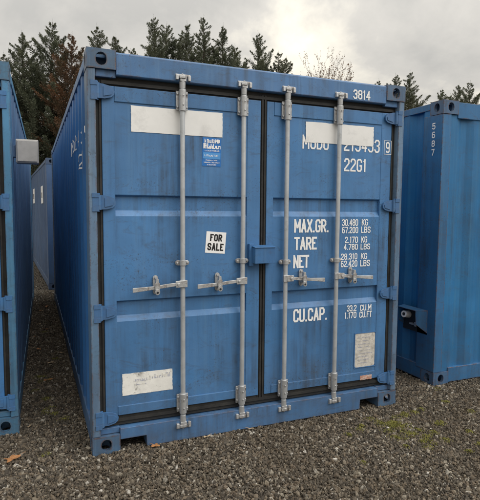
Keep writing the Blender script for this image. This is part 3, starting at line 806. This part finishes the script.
# right container: 5687 down the post, rust-edged, and the hooded socket on its side
for k, ch in enumerate('5687'):
    me = text_mesh(ch, 0.090, 0.128, 0, 0.058, 0, 0.0095)
    for v_ in me.vertices: v_.co = Vector((-0.0015 + v_.co.y, 0.218 - v_.co.x, 2.345 - k * 0.0775 + v_.co.z))
    link(me, 'lettering', right)
hd = empty('socket_hood', (0, 0, 0)); hd.parent = right
def plate_q(q, th):
    a, b, c_, d_ = map(Vector, q); nn = (b - a).cross(d_ - a).normalized() * th
    return MB().add([a, b, c_, d_, a + nn, b + nn, c_ + nn, d_ + nn], [(0, 1, 2, 3), (7, 6, 5, 4), (0, 4, 5, 1), (1, 5, 6, 2), (2, 6, 7, 3), (3, 7, 4, 0)])
y0, y1 = 0.100, 0.425
MB().box(0.000, 0.006, y0, y1, 0.455, 0.672).build('back_plate', 'dark', hd)
plate_q(((0.000, y0, 0.686), (-0.080, y0 + 0.075, 0.676), (-0.080, y1, 0.676), (0.000, y1, 0.690)), 0.005).build('hood_top', 'rframe', hd, 0.001)
plate_q(((0.000, y0, 0.684), (0.000, y0, 0.470), (-0.074, y0 + 0.072, 0.545), (-0.078, y0 + 0.075, 0.674)), 0.005).build('hood_cheek', 'rframe', hd, 0.001)
plate_q(((0.000, y1, 0.684), (-0.070, y1, 0.674), (-0.060, y1, 0.54), (0.000, y1, 0.50)), 0.005).build('hood_cheek', 'rframe', hd, 0.001)
k_ = MB().tube((0.0, 0.350, 0.605), (-0.075, 0.335, 0.615), 0.036, 0.032, 18)
k_.build('socket', 'zinc', hd, smooth=40)
MB().tube((-0.0745, 0.335, 0.615), (-0.0765, 0.3346, 0.6153), 0.016, seg=14).build('socket_opening', 'dark', hd)
mb = MB(); mb.box(-0.035, 0.0, 0.21, 0.30, 0.520, 0.535); mb.box(-0.045, -0.030, 0.20, 0.225, 0.515, 0.555); mb.build('socket_latch', 'galv', hd, 0.002)

# rear container: two white notices on the side facing the gap
for ya, yb, z0, z1 in ((1.15, 1.75, 1.72, 2.10), (4.4, 5.2, 1.75, 2.15)):
    MB().box(0.002, 0.008, ya, yb, z0, z1).build('notice', 'paper', rear)
    MB().box(0.0005, 0.0018, ya + 0.2, yb - 0.2, z0 + 0.12, z1 - 0.14).build('notice_print', 'ink', rear)

# ------------------------------------------------------------------ trees
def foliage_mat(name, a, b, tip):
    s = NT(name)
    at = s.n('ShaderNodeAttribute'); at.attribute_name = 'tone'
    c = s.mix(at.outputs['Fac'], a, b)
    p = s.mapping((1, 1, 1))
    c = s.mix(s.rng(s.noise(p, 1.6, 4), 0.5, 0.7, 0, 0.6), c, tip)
    s.b.inputs['Transmission Weight'].default_value = 0.0
    tr = s.n('ShaderNodeBsdfTranslucent'); s.l(c, tr.inputs['Color'])
    ms = s.n('ShaderNodeMixShader'); ms.inputs[0].default_value = 0.25
    s.done(c, 0.7); s.l(s.b.outputs[0], ms.inputs[1]); s.l(tr.outputs[0], ms.inputs[2]); s.l(ms.outputs[0], s.o.inputs['Surface'])
    return s.m
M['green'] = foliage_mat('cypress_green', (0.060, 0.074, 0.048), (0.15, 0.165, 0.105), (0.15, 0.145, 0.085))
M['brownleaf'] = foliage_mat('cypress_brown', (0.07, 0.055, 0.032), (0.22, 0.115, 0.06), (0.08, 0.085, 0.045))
M['rustleaf'] = foliage_mat('rust_leaf', (0.12, 0.06, 0.035), (0.26, 0.14, 0.08), (0.15, 0.10, 0.06))
M['bark'] = simple('bark', (0.075, 0.055, 0.042), 0.35, 16, 0.9, 0, 0.5)

def spray_mesh(kites, mat):
    """kites: arrays of base, tip direction*length, side vector*width, tone"""
    B, D, S, tone = kites; n = len(B)
    V = np.empty((n, 4, 3)); V[:, 0] = B; V[:, 1] = B + D * 0.45 + S; V[:, 2] = B + D; V[:, 3] = B + D * 0.45 - S
    me = bpy.data.meshes.new('crown'); me.vertices.add(4 * n); me.vertices.foreach_set('co', V.ravel())
    me.loops.add(4 * n); me.loops.foreach_set('vertex_index', np.arange(4 * n, dtype=np.int32))
    me.polygons.add(n); me.polygons.foreach_set('loop_start', np.arange(0, 4 * n, 4, dtype=np.int32))
    me.polygons.foreach_set('loop_total', np.full(n, 4, dtype=np.int32))
    me.attributes.new('tone', 'FLOAT', 'POINT').data.foreach_set('value', np.repeat(tone, 4))
    me.materials.append(M[mat]); me.update(calc_edges=True); return me

def cypress(seed, Ht, rad, mat, lean):
    """cone of rising boughs, each a flat feathery plume of fine sprays, ending in a thin leader"""
    r = np.random.default_rng(seed); acc = [[], [], [], []]; limbs = []
    lx = lambda z: lean * (z / Ht) ** 2 + 0.05 * math.sin(z * 1.3 + seed)
    up = np.array([0, 0, 1.0]); nb = 175
    def unit(a): return a / (np.linalg.norm(a, axis=1)[:, None] + 1e-9)
    for i in range(nb):
        u = (i + r.random()) / nb
        z = Ht * (0.05 + 0.935 * u)
        below = Ht - z
        Lb = min(rad, 0.46 * below ** 0.92 + 0.05) * r.uniform(0.50, 1.35)
        az = i * 2.39996 + r.normal(0, 0.5); el0 = r.uniform(0.22, 0.80); curl = r.uniform(0.10, 0.60)
        o = np.array([lx(z), 0.0, z]); hd = np.array([math.cos(az), math.sin(az), 0]); sd = np.array([-math.sin(az), math.cos(az), 0])
        m = max(5, int(Lb * 15)); t = (np.arange(m) + 1) / m; el = el0 + curl * t
        d0 = hd * np.cos(el)[:, None] + up * np.sin(el)[:, None]
        pts = o + np.cumsum(d0 * (Lb / m), 0); limbs.append((o, pts[-1], Lb))
        J = 25; P_ = np.repeat(pts, J, 0); T_ = np.repeat(t, J); D_ = np.repeat(d0, J, 0); n = len(P_)
        keep = (T_ > 0.12) | (Lb < 0.5); P_, T_, D_ = P_[keep], T_[keep], D_[keep]; n = len(P_)
        wide = (0.42 * (1 - T_) ** 0.8 + 0.015) * min(1, 0.06 + Lb * 0.85)
        sg = np.where(r.random(n) < 0.5, -1.0, 1.0)
        out = unit(sd * (sg * r.uniform(0.1, 1.0, n))[:, None] + up * r.normal(0.05, 0.30, n)[:, None] + D_ * r.uniform(0.5, 1.2, n)[:, None])
        B_ = P_ + out * (wide * r.uniform(0, 1, n))[:, None] + r.normal(0, 0.012, (n, 3))
        dd = unit(out + up * 0.12 + r.normal(0, 0.28, (n, 3))); ln = r.uniform(0.045, 0.115, n) * (0.5 + 0.5 * min(1, Lb * 1.3))
        ss = unit(np.cross(dd, r.normal(0, 1, (n, 3)))) * (ln * r.uniform(0.09, 0.17, n))[:, None]
        acc[0].append(B_); acc[1].append(dd * ln[:, None]); acc[2].append(ss)
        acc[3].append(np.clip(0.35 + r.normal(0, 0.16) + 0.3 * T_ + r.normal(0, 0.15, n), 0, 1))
    n = 70; t = np.arange(n) / n; zz = Ht + 0.12 - 1.1 * (1 - t); a = r.uniform(0, 6.28, n)      # the leader
    dd = unit(np.column_stack([np.cos(a) * 0.8, np.sin(a) * 0.8, np.full(n, 0.8)])); ln = 0.17 * (1 - t) + 0.03
    acc[0].append(np.column_stack([[lx(q) for q in zz], np.zeros(n), zz])); acc[1].append(dd * ln[:, None])
    acc[2].append(unit(np.cross(dd, r.normal(0, 1, (n, 3)))) * (ln * 0.09)[:, None]); acc[3].append(r.uniform(0.3, 0.9, n))
    crown = spray_mesh(tuple(np.concatenate(q) for q in acc), mat)
    mb = MB(); zs = np.linspace(0, Ht * 0.995, 10)
    for a, b in zip(zs, zs[1:]):
        mb.tube((lx(a), 0, a), (lx(b), 0, b), 0.13 * (1 - a / Ht) + 0.006, 0.13 * (1 - b / Ht) + 0.006, 8)
    for o, e_, Lb in limbs:
        if Lb > 0.25: mb.tube(o, o + (e_ - o) * 0.85 - np.array([0, 0, 0.04 * Lb]), 0.010 + 0.010 * Lb, 0.004, 4)
    return crown, mb.mesh('trunk', 'bark', 50)
REFH = 8.6
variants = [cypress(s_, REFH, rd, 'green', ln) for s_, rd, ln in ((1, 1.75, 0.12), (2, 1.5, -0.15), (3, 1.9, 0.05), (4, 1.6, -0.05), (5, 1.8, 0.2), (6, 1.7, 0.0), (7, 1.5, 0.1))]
brown = cypress(9, REFH, 1.35, 'brownleaf', 0.05)
TG = 'conifers in the row behind the containers'
def tree(x, y, z, v, label, rz):
    root = empty('conifer_tree', (x, y, -0.02), rz); k = z / REFH
    root.scale = (0.5 + 0.5 * k, 0.5 + 0.5 * k, k)
    link(variants[v][0] if v >= 0 else brown[0], 'crown', root); link(variants[v][1] if v >= 0 else brown[1], 'trunk', root)
    tag(root, label, 'tree', TG)
specs = [
    (-1.19, 17.2, 7.24, 1, 'dark conifer just above the left edge container'),
    (-0.51, 17.0, 7.95, 3, 'conifer second from the left, rising over the gap between containers'),
    (0.44, 17.1, 8.55, 2, 'tallest conifer over the gap between the left and middle containers'),
    (1.10, 16.4, 7.95, -1, 'conifer with browning foliage beside the middle container top left corner'),
    (2.12, 17.4, 8.75, 1, 'slim conifer tip directly above the middle container top left corner casting'),
    (2.84, 17.2, 8.33, 3, 'small conifer tip just right of the top left corner casting'),
    (4.39, 17.0, 9.21, 0, 'leftmost spire of the tall conifer clump above the left door'),
    (4.90, 17.4, 9.15, 3, 'second spire of the tall conifer clump above the left door'),
    (5.54, 16.9, 9.10, 2, 'conifer just left of the tallest one above the left door'),
    (6.30, 17.1, 9.60, 4, 'tallest conifer of the clump above the container header'),
    (7.36, 17.0, 9.30, 1, 'narrow conifer right of the tallest clump, above the second locking rod'),
    (7.95, 17.5, 8.72, 3, 'short conifer between two taller ones above the second locking rod'),
    (8.93, 17.0, 9.21, 0, 'conifer standing apart above the gap between the two doors'),
    (9.85, 17.0, 8.50, 2, 'low conifer left of the bare rusty tree'),
    (10.45, 17.3, 8.45, 1, 'lowest conifer tip touching the bare rusty tree'),
    (15.24, 17.2, 7.93, 1, 'tiny conifer tip left of the top right corner casting'),
    (16.25, 17.0, 8.25, 3, 'thin conifer tip directly above the top right corner casting'),
    (17.16, 17.0, 8.45, 4, 'conifer filling the notch between the middle and right containers'),
    (19.05, 17.0, 7.83, 1, 'small conifer above the 5687 corner of the right container'),
    (20.24, 17.0, 8.17, 0, 'conifer behind the right container header, second from the right'),
    (21.13, 17.1, 8.45, 2, 'rightmost conifer behind the right container'),
    (-0.05, 18.2, 7.5, 5, 'dim conifer standing back between the two leftmost tall conifers'),
    (1.75, 18.4, 7.6, 6, 'conifer standing back behind the browning conifer'),
    (3.65, 18.2, 8.15, 5, 'low conifer standing back left of the tall clump above the left door'),
    (5.0, 18.6, 8.7, 6, 'conifer hidden low inside the tall clump above the left door'),
    (6.85, 18.3, 8.7, 5, 'conifer standing back right of the tallest one in the clump'),
    (8.45, 18.4, 8.55, 6, 'low conifer standing back left of the one above the door gap'),
    (9.45, 18.2, 8.5, 5, 'low conifer standing back right of the one above the door gap'),
    (17.95, 17.8, 7.75, 6, 'low conifer beside the one in the notch between middle and right containers'),
    (20.7, 18.0, 7.9, 5, 'low conifer standing back between the two rightmost conifers'),
    (-2.15, 17.0, 8.0, 0, 'conifer partly cut by the left edge of the picture')]
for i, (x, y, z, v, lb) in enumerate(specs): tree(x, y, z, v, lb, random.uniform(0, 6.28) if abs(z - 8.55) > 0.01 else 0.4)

# bare-ish broadleaf tree with rusty leaves
def bare_tree(seed, Ht):
    r = np.random.default_rng(seed); mb = MB(); tips = []
    def grow(p, d, ln, rad, lvl):
        q = p
        for k in range(3):
            d2 = d + Vector(r.normal(0, 0.10, 3)) + Vector((0, 0, 0.05)); d2.normalize(); e_ = q + d2 * (ln / 3)
            mb.tube(q, e_, rad * (1 - 0.22 * k), rad * (1 - 0.22 * (k + 1)), 5); q = e_; d = d2
            if lvl >= 4: tips.append(q)
        if lvl < 6:
            for j in range(3 if lvl < 5 else 2):
                a = r.uniform(0, 6.28); sp_ = r.uniform(0.35, 0.75)
                u = d.orthogonal().normalized(); w = d.cross(u)
                nd = (d * math.cos(sp_) + (u * math.cos(a) + w * math.sin(a)) * math.sin(sp_)).normalized()
                grow(q, nd, ln * r.uniform(0.62, 0.82), max(0.006, rad * 0.55), lvl + 1)
    grow(Vector((0, 0, 0)), Vector((0, 0, 1)), Ht * 0.30, 0.13, 0)
    top = max(t.z for t in tips); k = Ht / top
    B = []
    for t in tips:
        for _ in range(2): B.append(np.array(t) + r.normal(0, 0.04, 3))
    B = np.array(B) * k; n = len(B)
    D = r.normal(0, 1, (n, 3)); D /= np.linalg.norm(D, axis=1)[:, None]; S_ = np.cross(D, r.normal(0, 1, (n, 3))); S_ /= np.linalg.norm(S_, axis=1)[:, None]
    ln = r.uniform(0.05, 0.10, n)[:, None]
    mb.v = [tuple(c_ * k for c_ in p_) for p_ in mb.v]
    return spray_mesh((B, D * ln, S_ * ln * 0.3, r.random(n)), 'rustleaf'), mb.mesh('trunk', 'bark', 50)
bc, bt = bare_tree(8, 9.15)
broot = empty('broadleaf_tree', (11.0, 17.6, -0.02)); link(bc, 'crown', broot); link(bt, 'trunk', broot)
broot.scale = (0.75, 0.55, 0.945); broot.rotation_euler = (0, 0, R(78))
tag(broot, 'nearly bare tree with sparse rusty leaves above the right door', 'tree')

# ------------------------------------------------------------------ fallen leaves, moss
M['leaf1'] = simple('dry_leaf', (0.36, 0.17, 0.065), 0.3, 60, 0.7)
M['leaf2'] = simple('pale_leaf', (0.40, 0.30, 0.19), 0.25, 60, 0.7)
def leaf(x, y, z, size, rz, mat, label, group=None, lobes=True):
    mb = MB(); n = 40; vs = [(0, 0, 0.008)]
    rg_ = random.Random(int(x * 1000) + int(y * 777))
    for k in range(n):
        a = 2 * math.pi * k / n
        rr = 0.55 + 0.45 * abs(math.cos(2.5 * a)) ** 1.5 if lobes else 0.45 + 0.55 * abs(math.cos(a)) ** 1.2
        rr *= rg_.uniform(0.88, 1.08)
        vs.append((math.cos(a) * rr, math.sin(a) * rr * (0.75 if lobes else 0.45), 0.12 * math.sin(3 * a + x) * rr + 0.10 * rr))
    vs = [(p_[0] * size, p_[1] * size, p_[2] * size + 0.004) for p_ in vs]
    bl = mb.add(vs, [(0, k + 1, (k + 1) % n + 1) for k in range(n)]).mesh('blade', mat, 60)
    root = empty('fallen_leaf', (x, y, z), rz)
    o = link(bl, 'blade', root); m = o.modifiers.new('thickness', 'SOLIDIFY'); m.thickness = 0.0006
    MB().tube((size * 0.5, 0, 0.006), (size * 1.7, size * 0.2, 0.012), 0.0012, 0.0008, 6).build('stalk', mat, root)
    tag(root, label, 'leaf', group)
leaf(-0.482, 0.128, 0.012, 0.055, 0.5, 'leaf1', 'orange brown fallen leaf on the gravel at the left edge')
leaf(0.402, -0.035, 0.014, 0.036, 2.2, 'leaf1', 'small brown fallen leaf in front of the bottom sill near the left corner')
leaf(-0.385, 0.62, 0.006, 0.022, 1.0, 'leaf2', 'pale scrap of leaf beside the left container corner', None, False)
leaf(0.770, -0.030, 0.012, 0.026, 0.3, 'leaf2', 'pale leaf under the left door sill', None, False)
leaf(1.110, -0.025, 0.012, 0.026, 2.6, 'leaf2', 'pale leaf under the second locking rod', None, False)
for k in range(12):
    leaf(random.uniform(-0.38, -0.03), random.uniform(1.0, 5.5), 0.012, random.uniform(0.02, 0.04), random.uniform(0, 6), random.choice(('leaf1', 'leaf2')),
         'small dry fallen leaf on the shaded gravel between two containers', 'leaves in the gap', random.random() < .5)

s = NT('moss'); p = s.mapping((1, 1, 1)); M['moss'] = s.done(s.mix(s.rng(s.noise(p, 30, 4), 0.3, 0.7), (0.14, 0.145, 0.032), (0.29, 0.27, 0.07)), 0.9)
r = np.random.default_rng(77); B = []
for cx, cy, sx_, sy_, n_, cs in ((2.13, -0.33, 0.05, 0.05, 9, 0.022), (2.24, -0.42, 0.16, 0.12, 14, 0.022), (2.22, -0.62, 0.09, 0.07, 7, 0.02), (2.50, -0.25, 0.22, 0.2, 8, 0.018), (1.9, -0.6, 0.4, 0.2, 8, 0.012), (-0.22, 1.6, 0.08, 0.7, 14, 0.022)):
    for _ in range(n_):                                   # little cushions between the stones
        px_, py_ = r.normal(cx, sx_), r.normal(cy, sy_); m_n = int(r.integers(60, 150)); q_ = r.normal(0, cs, (m_n, 2))
        hgt = np.clip(0.008 - (q_ ** 2).sum(1) / cs ** 2 * 0.002, 0, 1)
        B.append(np.column_stack([px_ + q_[:, 0], py_ + q_[:, 1], hgt]))
B = np.concatenate(B); n = len(B)
D = r.normal(0, 0.6, (n, 3)) + np.array([0, 0, 0.7]); D /= np.linalg.norm(D, axis=1)[:, None]
S_ = np.cross(D, r.normal(0, 1, (n, 3))); S_ /= np.linalg.norm(S_, axis=1)[:, None]; ln = r.uniform(0.005, 0.012, n)[:, None]
mo = link(spray_mesh((B, D * ln, S_ * ln * 0.3, r.random(n)), 'moss'), 'moss')
tag(mo, 'yellow green moss growing in patches on the gravel', kind='stuff')
